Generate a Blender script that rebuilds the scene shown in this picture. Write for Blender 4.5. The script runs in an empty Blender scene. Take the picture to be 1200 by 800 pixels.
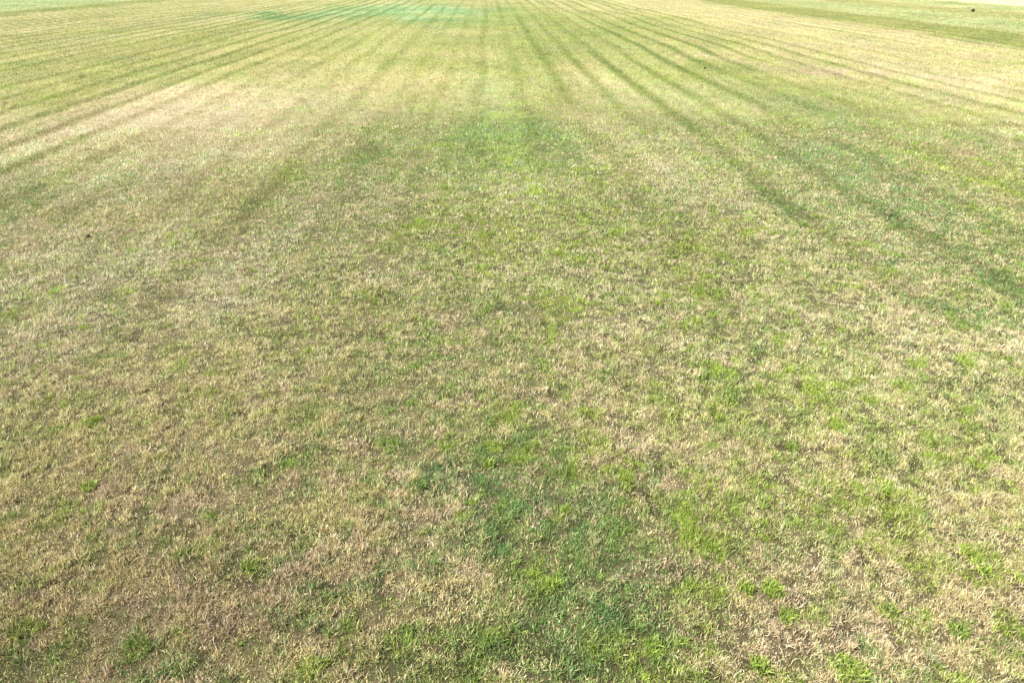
import bpy, math
import numpy as np

# ------------------------------------------------------------------ camera, sky, sun, exposure
scene = bpy.context.scene
C = scene.collection
H = 1.6
PITCH, YAW = math.atan(435 / 800), math.radians(2.07)
cd = bpy.data.cameras.new('camera')
cam = bpy.data.objects.new('camera', cd)
C.objects.link(cam)
cd.sensor_width = 36.0
cd.lens = 24.0
cd.clip_start = 0.05
cd.clip_end = 5000.0
cam.location = (0, 0, H)
cam.rotation_euler = (math.pi / 2 - PITCH, 0, -YAW)
scene.camera = cam

SUN_EL, SUN_AZ = math.radians(52), math.radians(-110)     # azimuth clockwise from +Y
w = bpy.data.worlds.new("World")
scene.world = w
w.use_nodes = True
nt = w.node_tree
nt.nodes.clear()
sky = nt.nodes.new('ShaderNodeTexSky')
sky.sky_type = 'NISHITA'
sky.sun_disc = False
sky.sun_elevation = SUN_EL
sky.sun_rotation = SUN_AZ
bg = nt.nodes.new('ShaderNodeBackground')
bg.inputs[1].default_value = 0.09
ow = nt.nodes.new('ShaderNodeOutputWorld')
nt.links.new(sky.outputs[0], bg.inputs[0])
nt.links.new(bg.outputs[0], ow.inputs[0])

sl = bpy.data.lights.new('sun', 'SUN')
sl.energy = 4.7
sl.angle = math.radians(0.6)
sl.color = (1.0, 0.965, 0.91)
sun = bpy.data.objects.new('sun', sl)
C.objects.link(sun)
sun.location = (0, 0, 20)
# a lamp shines along its -Z: tilt it away from the zenith, towards the sun's azimuth
sun.rotation_euler = (math.pi / 2 - SUN_EL, 0, math.pi - SUN_AZ)

vs = scene.view_settings
vs.view_transform = 'Standard'
vs.look = 'None'
vs.gamma = 1.0
vs.use_curve_mapping = False
vs.exposure = 1.04
scene.cycles.max_bounces = 5
scene.cycles.diffuse_bounces = 3
scene.cycles.glossy_bounces = 1
scene.cycles.transmission_bounces = 2
scene.cycles.transparent_max_bounces = 2
scene.render.use_persistent_data = False

rng = np.random.default_rng(11)


# ------------------------------------------------------------------ noise and the fields of the turf
def _hash(ix, iy, seed):
    h = (ix.astype(np.int64) * 374761393 + iy.astype(np.int64) * 668265263 + seed * 982451653) & 0xFFFFFFFF
    h = ((h ^ (h >> 13)) * 1274126177) & 0xFFFFFFFF
    h = h ^ (h >> 16)
    return (h & 0xFFFFFF).astype(np.float32) / np.float32(0xFFFFFF)


def noise(x, y, seed):
    ix, iy = np.floor(x), np.floor(y)
    fx, fy = (x - ix).astype(np.float32), (y - iy).astype(np.float32)
    fx = fx * fx * (3 - 2 * fx)
    fy = fy * fy * (3 - 2 * fy)
    a = _hash(ix, iy, seed); b = _hash(ix + 1, iy, seed)
    c = _hash(ix, iy + 1, seed); d = _hash(ix + 1, iy + 1, seed)
    return (a + (b - a) * fx + (c - a) * fy + (a - b - c + d) * fx * fy) * 2 - 1


def fbm(x, y, seed, octaves=4, gain=0.55):
    s, amp, tot = 0, 1.0, 0
    for k in range(octaves):
        ca, sa = math.cos(0.6 * k + 0.3), math.sin(0.6 * k + 0.3)
        s = s + amp * noise((x * ca - y * sa) * 2 ** k, (x * sa + y * ca) * 2 ** k, seed + k)
        tot += amp
        amp *= gain
    return s / tot * 1.6


def smooth(a, b, x):
    t = np.clip((x - a) / (b - a), 0, 1)
    return t * t * (3 - 2 * t)


# patches of the turf in metres: x, y, radius x, radius y, then what changes there:
# green share, green kind (-1 blue green .. 1 lime), straw kind (-1 olive .. 1 pinkish tan), pale (-1 dark .. 1 bleached)
PATCHES = [
    # long soft bands along the tracks
    (3.5, 6.0, 0.9, 4.6, 0.10, -0.2, -0.2, 0.0), (4.7, 9.0, 0.60, 5.5, 0.12, -0.1, -0.4, -0.08),
    (2.2, 5.6, 0.22, 3.0, 0.10, 0.0, -0.2, -0.06), (1.37, 8.0, 0.14, 4.0, 0.10, 0.0, -0.2, -0.25),
    (-1.75, 5.0, 0.14, 1.3, 0.12, 0.1, -0.4, -0.25), (-6.3, 8.0, 0.20, 8.0, 0.10, 0.0, -0.5, -0.35),
    (0.75, 7.0, 0.12, 4.0, 0.06, 0.0, -0.2, -0.15), (-0.9, 11.0, 0.12, 5.0, 0.06, 0.0, -0.2, -0.15),
    (0.09, 1.80, 0.33, 0.21, 0.31000000000000005, -0.54, 0, -0.1),
    (0.19, 1.54, 0.33, 0.16, 0.26, -0.48, 0, -0.05),
    (-0.09, 1.75, 0.11, 0.06, 0.2, -0.68, 0, -0.1),
    (0.29, 1.32, 0.22, 0.17, 0.25, -0.68, 0, 0),
    (0.09, 1.19, 0.31, 0.12, 0.26, -0.54, 0, -0.1),
    (-0.05, 2.00, 0.14, 0.09, 0.2, -0.5, 0, 0),
    (-0.26, 1.89, 0.05, 0.06, 0.4, -0.52, 0, 0),
    (-0.18, 1.66, 0.12, 0.08, -0.3, 0, 0.6, 0.2),
    (-0.11, 1.38, 0.15, 0.08, -0.4, 0, 0.4, 0.15),
    (0.41, 2.12, 0.23, 0.22, -0.35, 0, 0.5, 0.1),
    (1.07, 2.53, 0.23, 0.21, 0.25, 0.1, 0, 0.1),
    (1.42, 2.82, 0.37, 0.25, 0.1, 0.5, 0, 0.25),
    (3.08, 4.04, 0.49, 0.59, 0.14, -0.68, -0.3, 0),
    (2.39, 3.43, 0.34, 0.28, 0.12, -0.68, 0, -0.05),
    (2.19, 5.14, 0.19, 0.22, 0.4, -0.5, 0, -0.4),
    (2.18, 4.60, 0.36, 0.27, 0.04, 0, 0.3, -0.1),
    (1.28, 4.23, 0.17, 0.22, 0.25, 0.8, 0, -0.1),
    (0.76, 7.75, 0.55, 1.72, 0.2, -0.15, -0.3, 0.05),
    (-0.01, 6.81, 0.49, 1.54, 0.2, -0.15, -0.3, 0.05),
    (0.42, 11.54, 0.65, 2.66, 0.1, -0.1, -0.4, 0.05),
    (-0.56, 4.69, 0.24, 0.26, 0.25, 0.6, 0, -0.1),
    (-1.08, 6.41, 0.36, 0.44, 0.25, 0.2, -0.3, -0.1),
    (-0.33, 4.89, 0.28, 0.40, 0.2, 0.4, 0, 0),
    (-3.54, 5.50, 0.48, 0.43, 0.2, -0.52, 0, -0.25),
    (-2.78, 5.80, 0.14, 0.21, 0.2, -0.68, 0, 0),
    (-1.71, 6.22, 0.46, 0.89, 0.1, 0.5, -0.3, 0),
    (0.56, 6.51, 0.62, 1.57, 0.05, -0.1, -0.2, 0.1),
    (3.37, 6.61, 0.58, 0.68, 0.12, -0.4, 0, -0.04),
    (3.24, 5.19, 0.40, 0.40, 0.12, -0.5, 0, -0.06),
    (2.32, 7.18, 0.53, 0.59, 0.06, 0, 0, -0.04),
    (4.99, 7.08, 0.71, 0.54, 0.06, -0.4, 0.2, -0.08),
    (6.93, 10.36, 1.13, 0.62, 0.08, -0.45, 0.1, -0.06),
    (4.27, 9.77, 1.06, 0.96, 0.1, -0.1, -0.3, -0.02),
    (-3.92, 35.76, 4.17, 8.39, 0.5, -0.55, 0, 0.6),
    (-7.75, 30.41, 2.02, 2.90, 0.6, -0.7, 0, -0.1),
    (-1.30, 30.16, 1.60, 7.62, 0.4, -0.4, 0, 0.4),
    (-7.67, 18.29, 4.41, 5.24, 0.03, 0.2, -0.54, -0.1),
    (-6.77, 11.47, 1.43, 1.76, 0.1, 0.1, -0.48, -0.25),
    (2.29, 24.58, 1.96, 13.46, 0.3, 0.2, -0.54, -0.1),
    (5.35, 24.32, 1.56, 6.48, 0.2, 0.2, -0.54, -0.2),
    (4.31, 12.94, 1.21, 1.38, 0.1, 0.3, -0.54, -0.1),
    (8.23, 11.75, 1.26, 1.36, -0.15, 0, 0.3, 0.25),
    (-4.36, 8.70, 1.48, 2.07, -0.2, 0, 0.35, 0.13),
    (-2.95, 9.92, 1.32, 2.62, -0.15, 0, 0, 0.14),
    (-2.97, 18.64, 2.11, 6.16, 0, 0.3, -0.2, 0.13),
    (-0.88, 12.64, 0.81, 4.00, 0, 0.2, -0.2, 0.11),
    (-2.65, 6.73, 0.97, 1.01, -0.1, 0, 0.2, 0.05),
    (-2.20, 7.55, 0.55, 0.59, -0.1, 0, 0.6, 0.15),
    (1.72, 11.02, 0.75, 2.46, -0.1, 0, 0, 0.15),
    (6.61, 13.73, 1.14, 0.52, -0.3, 0, 1.2, -0.1),
    (5.05, 14.77, 1.21, 0.60, -0.3, 0, 0.8, 0.1),
    (1.59, 8.15, 0.49, 0.97, -0.2, 0, 0.3, 0.25),
    (1.58, 5.95, 0.37, 0.83, -0.2, 0, 0.4, 0.35),
    (-0.11, 9.54, 0.77, 1.89, 0, 0.2, -0.2, 0.09),
    (0.25, 5.17, 0.26, 0.31, -0.1, 0, 0.2, 0.3),
    (-2.20, 3.94, 0.77, 0.54, -0.1, 0, 0.3, 0.2),
    (-0.99, 2.83, 0.24, 0.24, -0.15, 0, 0.7, 0.2),
    (-1.44, 3.50, 0.28, 0.23, -0.1, 0, 0.6, 0.1),
    (-2.17, 3.04, 0.33, 0.27, -0.1, 0, 0.4, 0.1),
    (-0.56, 4.11, 0.33, 0.22, -0.1, 0, 0.4, 0.2),
    (0.23, 3.70, 0.40, 0.38, -0.1, 0.2, 0.3, 0.15),
    (2.44, 2.97, 0.43, 0.32, -0.3, 0, 0.5, 0.2),
    (2.05, 2.56, 0.23, 0.14, -0.2, 0, 0.6, 0),
    (1.75, 2.36, 0.22, 0.13, -0.2, 0, 0.2, 0.1),
    (0.65, 2.93, 0.25, 0.22, -0.2, 0, 0.5, 0.2),
    (0.33, 2.70, 0.23, 0.19, -0.15, 0, 0.4, 0.1),
    (0.86, 3.53, 0.19, 0.16, -0.15, 0, 0.3, 0.2),
    (-0.36, 3.07, 0.17, 0.13, 0.3, 0.8, 0, 0.05),
    (0.31, 3.33, 0.16, 0.15, 0.3, 0.8, 0, 0),
    (1.46, 1.93, 0.12, 0.10, 0.25, 0.9, 0, 0.35),
    (1.41, 1.74, 0.12, 0.08, 0.4, 0.5, 0, 0),
    (1.06, 1.69, 0.17, 0.10, 0.3, 0.3, 0, 0),
    (0.81, 1.64, 0.14, 0.10, 0.2, 0.4, 0, 0),
    (0.74, 2.27, 0.14, 0.08, 0.2, 0.3, 0, 0),
    (-0.77, 2.58, 0.19, 0.14, 0.15, 0.6, 0, 0),
    (-0.97, 1.70, 0.17, 0.08, 0.12, 0.3, 0, -0.1),
    (0.38, 1.91, 0.09, 0.09, 0.2, 0.9, 0, 0.1),
    (1.65, 1.73, 0.23, 0.33, -0.05, -0.2, 0.1, -0.15),
    (1.01, 1.24, 0.26, 0.12, -0.3, 0, 0.6, 0.15),
    (1.00, 1.48, 0.16, 0.08, -0.15, 0, 0.5, 0.1),
    (1.35, 1.39, 0.23, 0.19, -0.15, 0, 0.3, -0.1),
    (0.76, 1.22, 0.12, 0.07, -0.2, 0, 0.9, 0.1),
    (-1.48, 1.99, 0.46, 0.24, -0.05, 0, 0.2, -0.2),
    (-1.24, 1.52, 0.51, 0.27, -0.1, 0, 0.3, -0.25),
    (-0.70, 1.43, 0.30, 0.19, -0.1, 0, 0.4, -0.15),
    (-1.17, 1.21, 0.27, 0.10, 0.15, -0.2, 0, -0.35),
    (-0.32, 1.61, 0.16, 0.15, -0.15, 0, 0.6, -0.05),
    (-0.65, 2.15, 0.39, 0.16, 0, 0.2, 0.2, -0.1),
    (-1.45, 2.42, 0.49, 0.26, -0.05, 0, 0.1, -0.1),
    (-0.91, 1.96, 0.18, 0.12, -0.15, 0, 0.6, 0),
    (-0.42, 1.24, 0.21, 0.11, -0.05, 0, 0.3, -0.2),
    (0.78, 1.90, 0.18, 0.19, -0.05, 0, 0.2, 0.05),
    (1.60, 2.51, 0.23, 0.21, 0.1, 0.4, 0, 0.2),
    (-1.07, 2.16, 1.25, 1.51, -0.08, 0, 0.1, 0.05),
    (1.22, 2.51, 1.13, 1.68, 0.02, 0.2, 0, 0.1),
    (-1.11, 1.34, 0.54, 0.26, -0.02, -0.2, 0.1, -0.3),
    (-4.53, 10.37, 2.43, 3.40, -0.1, 0, 0.2, 0.15),
    (-0.87, 1.93, 0.72, 0.66, -0.05, 0, 0.05, 0.1),
    (-1.74, 4.03, 1.50, 1.21, -0.04, 0, 0.15, 0),
    (0.15, 4.08, 0.65, 4.59, 0.05, 0.2, -0.1, 0.08),
    (-2.68, 5.69, 1.66, 2.07, -0.03, 0, 0.15, 0),
    (-1.17, 1.22, 0.45, 0.15, 0.03, -0.1, 0, -0.1),
    (1.00, 1.26, 0.42, 0.22, -0.03, 0, 0.1, -0.15),
    (0.38, 10.56, 0.75, 5.71, 0.0, 0.1, -0.2, 0.2),
    (0.19, 5.38, 0.76, 4.58, 0.07, 0, 0, 0.03),
    (-1.14, 1.41, 0.60, 0.30, 0, 0, 0.15, -0.15),
    (-1.17, 1.22, 0.45, 0.15, 0, 0, 0, -0.1),
    (-0.87, 2.00, 0.76, 0.39, 0, 0, 0.1, 0),
    (-4.67, 35.33, 5.57, 8.86, 0.1, -0.3, 0, 0.25),
    (-3.82, 10.01, 2.70, 3.73, -0.04, 0, 0.2, 0.1),
    (-2.64, 4.88, 1.19, 1.13, -0.03, -0.1, 0.1, 0.06),
    (-1.43, 1.76, 0.44, 0.36, 0, -0.1, 0.05, -0.05),
    (1.19, 1.63, 0.32, 0.44, 0.04, 0.1, 0, -0.05),
    (0.15, 6.19, 0.93, 4.87, 0.07, 0.0, -0.1, 0.05),
]


# strips along +Y: x, half width, then the same four changes
STRIPS = [
    (-30.0, 9.0, 0.35, -0.6, 0.0, 0.75), (-19.8, 1.0, 0.2, 0.0, -0.5, -0.35),
    (10.0, 2.4, -0.14, 0.0, 0.3, 0.32), (14.0, 1.3, 0.12, 0.1, -0.8, -0.35), (17.6, 2.1, 0.22, -0.5, 0.0, 0.55),
    (21.2, 1.1, 0.1, -0.3, -0.2, 0.0), (25.0, 2.0, 0.15, -0.6, 0.0, 0.6), (34.0, 7.0, -0.35, 0.0, 0.4, 1.3),
]


def fields(x, y):
    d = np.hypot(x, y)
    green = 0.32 + 0.18 * fbm(x / 1.3, y / 1.7, 3, 5) + 0.10 * fbm(x / 0.16, y / 0.16, 9, 3)
    kind = 0.18 + 0.6 * fbm(x / 0.9, y / 1.1, 21, 4)
    straw = -0.05 + 0.6 * fbm(x / 0.8, y / 1.0, 41, 5)
    pale = 0.10 + 0.24 * fbm(x / 1.1, y / 1.5, 61, 5) - 0.68 * smooth(6, 17, d) + 0.34 * smooth(1.8, 4, d)  # tone also shifted with distance, to balance how bright the turf renders
    # ragged patch edges
    wx = x + 0.10 * fbm(x / 0.3, y / 0.34, 77, 5, 0.7) + 0.05 * d * fbm(x / 1.3, y / 3.1, 78, 4, 0.65)
    wy = y + 0.12 * fbm(x / 0.31, y / 0.35, 83, 5, 0.7) + 0.12 * d * fbm(x / 1.2, y / 2.9, 84, 4, 0.65)
    for (px, py, rx, ry, g, k, s, p) in PATCHES:
        q = np.exp(-(((wx - px) / rx) ** 2 + ((wy - py) / ry) ** 2))
        green = green + g * q
        kind = kind + k * q
        straw = straw + s * q
        pale = pale + p * q
    # long strips of other turf lying parallel to the tracks
    far_on = smooth(7, 13, y)
    calm = 0
    for (bx, bw, g, k, s_, p) in STRIPS:
        q = smooth(-bw - 0.5, -bw + 0.5, x - bx) * smooth(-bw - 0.5, -bw + 0.5, bx - x) * far_on
        green = green + g * q
        kind = kind + k * q
        straw = straw + s_ * q
        pale = pale + p * q
        calm = np.maximum(calm, 0.6 * q)
    # wheel and mower tracks running along +Y
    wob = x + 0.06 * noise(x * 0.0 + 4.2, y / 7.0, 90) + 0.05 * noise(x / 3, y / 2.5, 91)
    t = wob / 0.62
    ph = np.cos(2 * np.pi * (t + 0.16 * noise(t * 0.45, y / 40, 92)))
    # narrow dark line per pass, blade-lean shading painted into the colour; some heavier
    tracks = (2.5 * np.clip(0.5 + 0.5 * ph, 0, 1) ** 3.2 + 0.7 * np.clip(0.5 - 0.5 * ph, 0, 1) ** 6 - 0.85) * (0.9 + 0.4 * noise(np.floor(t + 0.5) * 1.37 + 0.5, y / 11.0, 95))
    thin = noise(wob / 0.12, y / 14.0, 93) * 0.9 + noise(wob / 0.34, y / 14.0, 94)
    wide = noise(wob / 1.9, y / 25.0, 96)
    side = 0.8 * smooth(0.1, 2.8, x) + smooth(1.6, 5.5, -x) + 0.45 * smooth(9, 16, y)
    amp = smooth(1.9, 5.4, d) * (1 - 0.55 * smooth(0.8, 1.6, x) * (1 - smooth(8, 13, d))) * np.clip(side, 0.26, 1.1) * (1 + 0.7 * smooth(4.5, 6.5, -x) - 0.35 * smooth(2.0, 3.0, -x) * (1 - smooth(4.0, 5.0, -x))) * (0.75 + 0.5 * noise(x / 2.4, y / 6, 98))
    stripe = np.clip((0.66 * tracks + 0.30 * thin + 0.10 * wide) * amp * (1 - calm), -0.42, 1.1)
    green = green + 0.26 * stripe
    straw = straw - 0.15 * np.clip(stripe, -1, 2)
    pale = pale - 0.75 * stripe  # shading of leaning blades in the stripes, put into the tone
    return green, kind, straw, pale, stripe


def ground_z(x, y):
    d = np.hypot(x, y)
    near = 1 - smooth(8, 20, d)
    return (0.020 * fbm(x / 2.6, y / 2.6, 201, 2) + (0.006 * fbm(x / 0.22, y / 0.22, 205, 2) + 0.003 * noise(x / 0.05, y / 0.05, 209)) * near).astype(np.float32)


def lerp(a, b, t):
    return a + (b - a) * t[:, None]


def c3(*v):
    return np.array(v, dtype=np.float32)[None, :]


# colours of single blades (base colours, linear)
G_BLUE, G_MID, G_LIME = c3(0.160, 0.275, 0.095), c3(0.220, 0.310, 0.080), c3(0.310, 0.390, 0.065)
S_OLIVE, S_STRAW, S_TAN = c3(0.460, 0.420, 0.145), c3(0.620, 0.525, 0.240), c3(0.605, 0.460, 0.285)
MINT = c3(0.42, 0.56, 0.33)
S_PALE, S_DARK = c3(0.800, 0.705, 0.420), c3(0.145, 0.110, 0.050)


def green_colour(kind):
    return np.where((kind < 0)[:, None], lerp(G_MID, G_BLUE, np.clip(-kind, 0, 1)), lerp(G_MID, G_LIME, np.clip(kind, 0, 1)))


def straw_colour(straw):
    return np.where((straw < 0)[:, None], lerp(S_STRAW, S_OLIVE, np.clip(-straw, 0, 1)), lerp(S_STRAW, S_TAN, np.clip(straw, 0, 1)))


# ------------------------------------------------------------------ materials
def turf_material(name, blade):
    m = bpy.data.materials.new(name)
    m.use_nodes = True
    n, l = m.node_tree.nodes, m.node_tree.links
    n.clear()
    out = n.new('ShaderNodeOutputMaterial')
    at = n.new('ShaderNodeAttribute'); at.attribute_name = 'col'
    geo = n.new('ShaderNodeNewGeometry')
    nz = n.new('ShaderNodeTexNoise'); nz.inputs['Scale'].default_value = 60 if blade else 9
    nz.inputs['Detail'].default_value = 3 if blade else 9
    nz.inputs['Roughness'].default_value = 0.6 if blade else 0.72
    l.new(geo.outputs['Position'], nz.inputs['Vector'])
    mr = n.new('ShaderNodeMapRange')
    mr.inputs['From Min'].default_value = 0.3; mr.inputs['From Max'].default_value = 0.7
    mr.inputs['To Min'].default_value = 0.82 if blade else 0.62
    mr.inputs['To Max'].default_value = 1.18 if blade else 1.38
    l.new(nz.outputs['Fac'], mr.inputs['Value'])
    mul = n.new('ShaderNodeVectorMath'); mul.operation = 'SCALE'
    l.new(at.outputs['Color'], mul.inputs[0]); l.new(mr.outputs[0], mul.inputs['Scale'])
    pb = n.new('ShaderNodeBsdfPrincipled')
    l.new(mul.outputs[0], pb.inputs['Base Color'])
    pb.inputs['Roughness'].default_value = 0.55 if blade else 0.95
    pb.inputs['Specular IOR Level'].default_value = 0.35 if blade else 0.1
    if blade:
        tr = n.new('ShaderNodeBsdfTranslucent')
        l.new(mul.outputs[0], tr.inputs['Color'])
        mx = n.new('ShaderNodeMixShader'); mx.inputs[0].default_value = 0.28
        l.new(pb.outputs[0], mx.inputs[1]); l.new(tr.outputs[0], mx.inputs[2])
        l.new(mx.outputs[0], out.inputs['Surface'])
    else:
        n2 = n.new('ShaderNodeTexNoise'); n2.inputs['Scale'].default_value = 45
        n2.inputs['Detail'].default_value = 6; n2.inputs['Roughness'].default_value = 0.7
        l.new(geo.outputs['Position'], n2.inputs['Vector'])
        bp = n.new('ShaderNodeBump'); bp.inputs['Strength'].default_value = 0.7; bp.inputs['Distance'].default_value = 0.02
        l.new(n2.outputs['Fac'], bp.inputs['Height']); l.new(bp.outputs[0], pb.inputs['Normal'])
        l.new(pb.outputs[0], out.inputs['Surface'])
    return m


def plain_material(name, ca, cb, scale, rough=0.9):
    m = bpy.data.materials.new(name)
    m.use_nodes = True
    n, l = m.node_tree.nodes, m.node_tree.links
    pb = n['Principled BSDF']
    pb.inputs['Roughness'].default_value = rough
    nz = n.new('ShaderNodeTexNoise'); nz.inputs['Scale'].default_value = scale; nz.inputs['Detail'].default_value = 5
    cr = n.new('ShaderNodeValToRGB')
    cr.color_ramp.elements[0].position = 0.35; cr.color_ramp.elements[0].color = (*ca, 1)
    cr.color_ramp.elements[1].position = 0.65; cr.color_ramp.elements[1].color = (*cb, 1)
    geo = n.new('ShaderNodeNewGeometry')
    l.new(geo.outputs['Position'], nz.inputs['Vector'])
    l.new(nz.outputs['Fac'], cr.inputs[0]); l.new(cr.outputs[0], pb.inputs['Base Color'])
    return m


def build_mesh(name, verts, loops, starts, totals, cols, mat, smooth_shade=False):
    me = bpy.data.meshes.new(name)
    me.vertices.add(len(verts)); me.vertices.foreach_set('co', verts.astype(np.float32).ravel())
    me.loops.add(len(loops)); me.loops.foreach_set('vertex_index', loops.astype(np.int32))
    me.polygons.add(len(starts))
    me.polygons.foreach_set('loop_start', starts.astype(np.int32))
    me.polygons.foreach_set('loop_total', totals.astype(np.int32))
    if smooth_shade:
        me.polygons.foreach_set('use_smooth', np.ones(len(starts), dtype=bool))
    if cols is not None:
        a = me.attributes.new('col', 'FLOAT_COLOR', 'POINT')
        a.data.foreach_set('color', np.concatenate([cols, np.ones((len(cols), 1))], 1).astype(np.float32).ravel())
    me.update(calc_edges=True)
    me.materials.append(mat)
    o = bpy.data.objects.new(name, me)
    C.objects.link(o)
    return o


# ------------------------------------------------------------------ the ground: one sheet out to the horizon
def build_ground():
    front = np.radians(np.arange(-66, 66.01, 0.16))
    back = np.radians(np.arange(68, 293, 3.0))
    ang = np.concatenate([front, back])
    r = [0.25]
    while r[-1] < 2500:
        r.append(r[-1] * (1.016 if r[-1] < 70 else 1.08))
    r = np.array(r)
    A, R = np.meshgrid(ang, r)
    x, y = (R * np.sin(A)).ravel(), (R * np.cos(A)).ravel()
    x = np.append(x, 0.0); y = np.append(y, 0.0)
    na, nr = len(ang), len(r)
    z = ground_z(x, y)
    g, k, s, p, st = fields(x, y)
    d = np.hypot(x, y)
    share = np.clip(g, 0.02, 0.95)
    top = lerp(straw_colour(np.clip(s, -1, 1)), S_PALE, np.clip(p * 0.4, 0, 0.7)) * (1 - share[:, None]) \
        + lerp(green_colour(np.clip(k, -1, 1)), MINT, np.clip(p * 0.3, 0, 0.5)) * share[:, None]
    top = top * np.exp(0.26 * np.clip(p, -1, 1))[:, None]
    # earth and thatch between near blades, darkened as gap shade; sward closes over farther off
    shaded_soil = lerp(c3(0.026, 0.022, 0.010), c3(0.105, 0.083, 0.042), np.clip(0.5 + 0.8 * fbm(x / 0.11, y / 0.11, 301, 3), 0, 1))
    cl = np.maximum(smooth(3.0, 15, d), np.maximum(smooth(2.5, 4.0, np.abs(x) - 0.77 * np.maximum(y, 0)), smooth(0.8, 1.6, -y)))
    col = lerp(shaded_soil, top * 0.68, 0.10 + 0.90 * cl)  # sward colour darkened to include the shade blades cast on each other
    i, j = np.meshgrid(np.arange(nr - 1), np.arange(na), indexing='ij')
    j2 = (j + 1) % na
    q = np.stack([i * na + j, (i + 1) * na + j, (i + 1) * na + j2, i * na + j2], -1).reshape(-1, 4)[:, ::-1]
    jj = np.arange(na)
    tri = np.stack([np.full(na, nr * na), (jj + 1) % na, jj], -1)
    loops = np.concatenate([q.ravel(), tri.ravel()])
    totals = np.concatenate([np.full(len(q), 4), np.full(na, 3)])
    starts = np.concatenate([[0], np.cumsum(totals)[:-1]])
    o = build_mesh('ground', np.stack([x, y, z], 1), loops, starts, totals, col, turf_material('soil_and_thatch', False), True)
    o['kind'] = 'structure'
    o['label'] = 'flat dry sports field with mower tracks running into the distance'
    return o


# ------------------------------------------------------------------ the grass
def blades(n, x, y, length, width, colour, lean_bias, detailed, wild=1.0):
    """verts, loops, totals, colours of n blades standing at x, y"""
    z = ground_z(x, y) - 0.002
    az = rng.uniform(0, 2 * np.pi, n)
    lean = np.clip(np.abs(rng.normal(0.0, 0.55, n)) * wild + 0.06, 0, 1.45)
    dx, dy = np.sin(az) * np.sin(lean), np.cos(az) * np.sin(lean) + lean_bias
    dz = np.cos(lean)
    nrm = np.sqrt(dx * dx + dy * dy + dz * dz)
    dx, dy, dz = dx / nrm, dy / nrm, dz / nrm
    fa = az + rng.normal(0, 0.9, n) + np.pi / 2
    sx, sy = np.sin(fa), np.cos(fa)
    L, W = length, width
    base = np.stack([x, y, z], 1)
    D = np.stack([dx, dy, dz], 1)
    S = np.stack([sx, sy, np.zeros(n)], 1)
    if not detailed:
        v = np.stack([base - S * (W / 2)[:, None], base + S * (W / 2)[:, None], base + D * L[:, None]], 1)
        loops = np.arange(3 * n)
        totals = np.full(n, 3)
        cols = np.repeat(colour[:, None, :], 3, 1)
        return v.reshape(-1, 3), loops, totals, cols.reshape(-1, 3)
    bend = rng.uniform(0.1, 0.75, n) * wild
    side = rng.normal(0, 0.25, n)
    D2 = np.stack([dx * (1 + bend) + sx * side, dy * (1 + bend) + sy * side, dz * (1 - 0.8 * bend)], 1)
    D2 /= np.linalg.norm(D2, axis=1)[:, None]
    mid = base + D * (L * 0.55)[:, None]
    tip = mid + D2 * (L * 0.5)[:, None]
    tip[:, 2] = np.maximum(tip[:, 2], z + 0.004)
    tw = rng.normal(0, 0.5, n)
    S2 = np.stack([np.sin(fa + tw), np.cos(fa + tw), rng.normal(0, 0.3, n)], 1)
    v = np.stack([base - S * (W * 0.4)[:, None], base + S * (W * 0.4)[:, None],
                  mid - S2 * (W * 0.5)[:, None], mid + S2 * (W * 0.5)[:, None], tip], 1)
    b = np.arange(n)[:, None] * 5
    loops = np.concatenate([b + 0, b + 1, b + 3, b + 2, b + 2, b + 3, b + 4], 1).ravel()
    totals = np.tile([4, 3], n)
    cols = np.repeat(colour[:, None, :], 5, 1)
    return v.reshape(-1, 3), loops, totals, cols.reshape(-1, 3)


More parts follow.
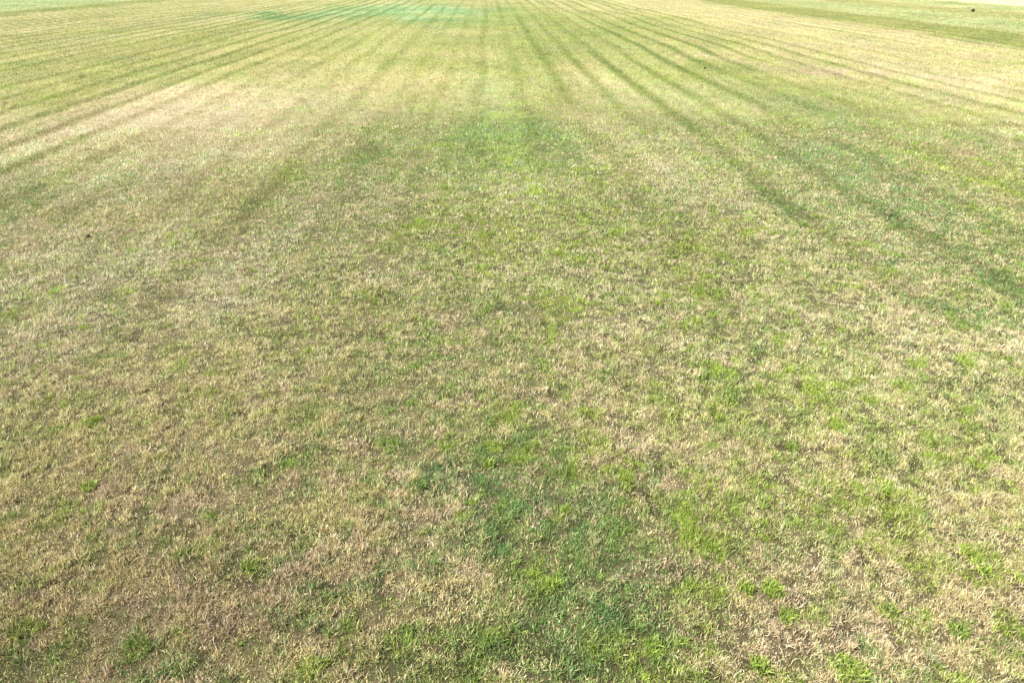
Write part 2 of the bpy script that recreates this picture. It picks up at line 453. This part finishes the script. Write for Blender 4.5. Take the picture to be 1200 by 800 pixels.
def blade_colours(x, y):
    n = len(x)
    g, k, s, p, st = fields(x, y)
    clump = fbm(x / 0.055, y / 0.055, 401, 2)
    clump2 = fbm(x / 0.02, y / 0.02, 411, 2)
    # coarser tussocks, which are what one still makes out farther off
    far = smooth(3.5, 9, np.hypot(x, y))
    coarse = fbm(x / 0.11, y / 0.19, 471, 2) + 0.9 * far * fbm(x / 0.24, y / 0.5, 475, 2)
    clump = clump + 0.6 * far * coarse
    clump2 = clump2 + 1.5 * far * coarse
    u = rng.random(n)
    # little tufts of fresh lime grass, thickest on the right
    spot = fbm(x / 0.10, y / 0.10, 441, 3)
    lush = 0.1 + 0.7 * np.tanh((x - 0.1) * 0.9) + 0.35 * fbm(x / 0.8, y / 0.9, 445, 3)
    tuft = smooth(0.50, 0.78, spot + 0.16 * lush)
    g = g + 0.45 * tuft
    k = k + 0.75 * tuft
    s = s - 0.10 * smooth(0.5, 1.5, x)
    spot2 = fbm(x / 0.13, y / 0.10, 451, 3)
    s = s + 0.8 * smooth(0.35, 0.7, spot2)
    g = g - 0.25 * smooth(0.45, 0.7, spot2)
    is_green = u < np.clip(g + 0.36 * clump, 0.02, 0.93)
    kg = np.clip(k + 0.5 * fbm(x / 0.09, y / 0.09, 421, 2) + rng.normal(0, 0.25, n), -1, 1)
    ks = np.clip(s + 0.5 * fbm(x / 0.07, y / 0.07, 431, 2) + rng.normal(0, 0.35, n), -1, 1)
    col = np.where(is_green[:, None], green_colour(kg), straw_colour(ks))
    pale = np.clip(0.4 * p + rng.normal(0.12, 0.25, n), 0, 0.85) * np.where(is_green, 0.6, 1.0)
    col = np.where(is_green[:, None], lerp(col, MINT, np.clip(0.45 * (p - 0.15), 0, 0.6) * smooth(9, 18, y)), lerp(col, S_PALE, pale))
    old = (rng.random(n) < 0.13) & ~is_green
    col = np.where(old[:, None], S_DARK * (1 + 0.8 * rng.random((n, 1))), col)
    col = col * np.exp(0.26 * np.clip(p, -1, 1) + rng.normal(0, 0.24, n) + 0.16 * clump2)[:, None]
    return np.clip(col, 0.01, 0.85).astype(np.float32), is_green, st, tuft


def build_grass():
    parts = []
    y0, y1 = 0.35, 62.0
    edges = [-1.6, -0.9, -0.3, y0]
    while edges[-1] < y1:
        edges.append(edges[-1] * 1.12 if edges[-1] > 0.3 else y0)
    for a, b in zip(edges[:-1], edges[1:]):
        mid = 0.5 * (a + b)
        half = 1.25 + 0.77 * max(b, 0.0)
        rim = 3.0                          # the sward goes on past the frame, a little thinner
        area = 2 * (half + rim) * (b - a)
        slant = math.hypot(mid, 0.9)
        rho = DENSITY * min(1.0, (2.2 / slant)) ** 2.1
        n = int(area * rho)
        x = rng.uniform(-half - rim, half + rim, n)
        y = rng.uniform(a, b, n)
        # clumps and small gaps
        bare = smooth(0.42, 0.75, fbm(x / 0.21, y / 0.17, 505, 4, 0.65))
        out_ = (np.abs(x) > 1.15 + 0.77 * np.maximum(y, 0)) | (y < 0.45)
        keep = (rng.random(n) < np.where(out_, 0.42, 1.0)) & (rng.random(n) < np.clip(0.66 + 0.95 * fbm(x / 0.028, y / 0.028, 501, 2) - 0.12 * bare, 0.2, 1))
        x, y, out_ = x[keep], y[keep], out_[keep]
        n = len(x)
        far = max(1.0, slant / 3.2)
        col, gr, st, tuft = blade_colours(x, y)
        hgt = np.clip(1 + 0.5 * fbm(x / 0.032, y / 0.032, 501, 2) + 0.25 * fbm(x / 0.15, y / 0.15, 511, 2) + 0.3 * tuft, 0.4, 1.8)
        L = rng.uniform(0.008, 0.021, n) * hgt * min(far ** 0.35, 1.7)
        long_ = rng.random(n) < 0.05
        L = np.where(long_, L * 1.7, L)
        W = rng.uniform(0.0010, 0.0026, n) * far ** 0.72
        W = W * np.where(out_, 1.7, 1.0)
        W = np.where(long_, W * 0.7, np.where(gr, W * 1.1, W))
        parts.append(blades(n, x, y, L, W, col, 0.35 * np.clip(-st, -1, 1), b < 9.0))
    vs_, ls_, ts_, cs_ = [], [], [], []
    off = 0
    for v, l, t, c in parts:
        vs_.append(v); ls_.append(l + off); ts_.append(t); cs_.append(c)
        off += len(v)
    v, l, t, c = np.concatenate(vs_), np.concatenate(ls_), np.concatenate(ts_), np.concatenate(cs_)
    starts = np.concatenate([[0], np.cumsum(t)[:-1]])
    print('grass faces', len(t))
    o = build_mesh('grass', v, l, starts, t, c, BLADE)
    o['kind'] = 'stuff'
    o['label'] = 'short mown grass, part green and part dried to straw, covering the field'


DENSITY = 190000
BLADE = turf_material('grass_blade', True)
build_ground()
build_grass()

# ------------------------------------------------------------------ bright tufts of broader grass standing out of the dry turf
def build_tuft(x, y, radius, n, hue, label):
    a = rng.uniform(0, 2 * np.pi, n)
    r = radius * np.sqrt(rng.random(n)) * 0.8
    bx, by = r * np.sin(a), r * np.cos(a)
    L = rng.uniform(0.025, 0.05, n) * (1.1 - 0.5 * r / radius)
    W = rng.uniform(0.0026, 0.0048, n)
    k = np.clip(hue + rng.normal(0, 0.25, n), -1, 1)
    col = green_colour(k) * np.exp(rng.normal(0.08, 0.18, n))[:, None]
    v, l, t, c = blades(n, x + bx, y + by, L, W, col, 0.0, True, 0.9)
    z0 = float(ground_z(np.array([x]), np.array([y]))[0])
    v = v - np.array([[x, y, z0]])
    starts = np.concatenate([[0], np.cumsum(t)[:-1]])
    o = build_mesh('grass_tuft', v, l, starts, t, np.clip(c, 0, 0.8), BLADE)
    o.location = (x, y, z0)
    o['label'] = label
    o['category'] = 'grass tuft'
    o['group'] = 'bright green tufts in the dry turf'


TUFTS = [
    (0.815, 1.383, 0.038, 150, 0.90, 'bright green tuft, upper and widest of the cluster above the tan patch, lower right'),
    (1.115, 1.299, 0.032, 110, 0.70, 'green tuft standing alone in tan grass, above and right of the largest tuft'),
    (0.913, 1.118, 0.058, 330, 0.75, 'largest bright green tuft, at the bottom edge right of centre'),
    (0.737, 1.392, 0.025, 90, 0.95, 'yellow green upright tuft just left of the bright green tuft'),
    (0.173, 1.422, 0.028, 90, 0.80, 'small lime tuft in the straw below the dark green patch'),
    (0.422, 1.202, 0.032, 110, 0.80, 'pale lime tuft between dark green turf and tan grass near bottom edge'),
    (-0.016, 1.981, 0.028, 60, 0.95, 'tiny lime tuft at the top of the dark green patch'),
    (-0.072, 1.779, 0.029, 80, 0.40, 'green tuft on the left rim of the dark green patch'),
    (0.827, 1.286, 0.036, 120, 0.85, 'lime tuft directly below the bright green tuft, beside the tan patch'),
    (0.690, 1.141, 0.031, 110, 0.80, 'lime tuft near bottom edge, left of the largest tuft'),
    (1.282, 1.230, 0.031, 100, 0.50, 'mid green tuft near the lower right corner'),
    (-0.263, 1.873, 0.036, 90, 0.20, 'blue green tuft in straw left of the dark green patch'),
    (1.491, 1.436, 0.023, 60, 0.90, 'small lime tuft near the right edge, above the corner'),
    (-1.410, 1.901, 0.033, 80, 0.80, 'yellow green tuft in dry grass near the left edge'),
    (-0.736, 1.517, 0.034, 90, 0.60, 'green tuft in brown grass at lower left'),
    (1.273, 4.190, 0.056, 80, 0.80, 'small far lime tuft in the upper middle, right of centre'),
]
for tf in TUFTS:
    build_tuft(*tf)


# ------------------------------------------------------------------ clods
def build_clod(name, x, y, w_, h_, seed, label, mat, cat, flat=1.0):
    """a lumpy clod of earth: a sphere pushed in and out by noise, flattened where it sits"""
    nu, nv = 28, 16
    vs_ = []
    for i in range(nv + 1):
        th = math.pi * i / nv
        for j in range(nu):
            ph = 2 * math.pi * j / nu
            vs_.append((math.sin(th) * math.cos(ph), math.sin(th) * math.sin(ph), math.cos(th)))
    v = np.array(vs_)
    q = 1 + 0.22 * fbm(v[:, 0] * 1.3 + seed, v[:, 1] * 1.3 + v[:, 2] * 1.7, 700 + seed, 3) \
        + 0.10 * fbm(v[:, 1] * 4 + seed, v[:, 0] * 4 - v[:, 2] * 4, 720 + seed, 2)
    # the first and last rings are single points
    q[:nu] = q[0]; q[-nu:] = q[-1]
    v = v * q[:, None] * np.array([[w_ / 2, w_ / 2 * 0.8, h_ * 0.62]])
    v[:, 2] = np.maximum(v[:, 2], -h_ * 0.4) + h_ * 0.38
    i, j = np.meshgrid(np.arange(nv), np.arange(nu), indexing='ij')
    f = np.stack([i * nu + j, (i + 1) * nu + j, (i + 1) * nu + (j + 1) % nu, i * nu + (j + 1) % nu], -1).reshape(-1, 4)
    o = build_mesh(name, v, f.ravel(), np.arange(len(f)) * 4, np.full(len(f), 4), None, mat, True)
    o.location = (x, y, float(ground_z(np.array([x]), np.array([y]))[0]))
    o['label'] = label
    o['category'] = cat


EARTH = plain_material('dark_earth', (0.018, 0.016, 0.009), (0.05, 0.042, 0.022), 60)
CLODS = [
    (21.249, 32.229, 0.145, 0.119, 3, 'dark clod far out on the pale turf near the top right corner'),
    (-2.716, 4.513, 0.024, 0.019, 8, 'tiny dark clod in dry straw near the left edge'),
    (4.066, 13.413, 0.041, 0.025, 12, 'tiny dark speck of earth in the striped turf, upper right of centre'),
]
for c in CLODS:
    build_clod('earth_clod', c[0], c[1], c[2], c[3], c[4], c[5], EARTH, 'earth clod')
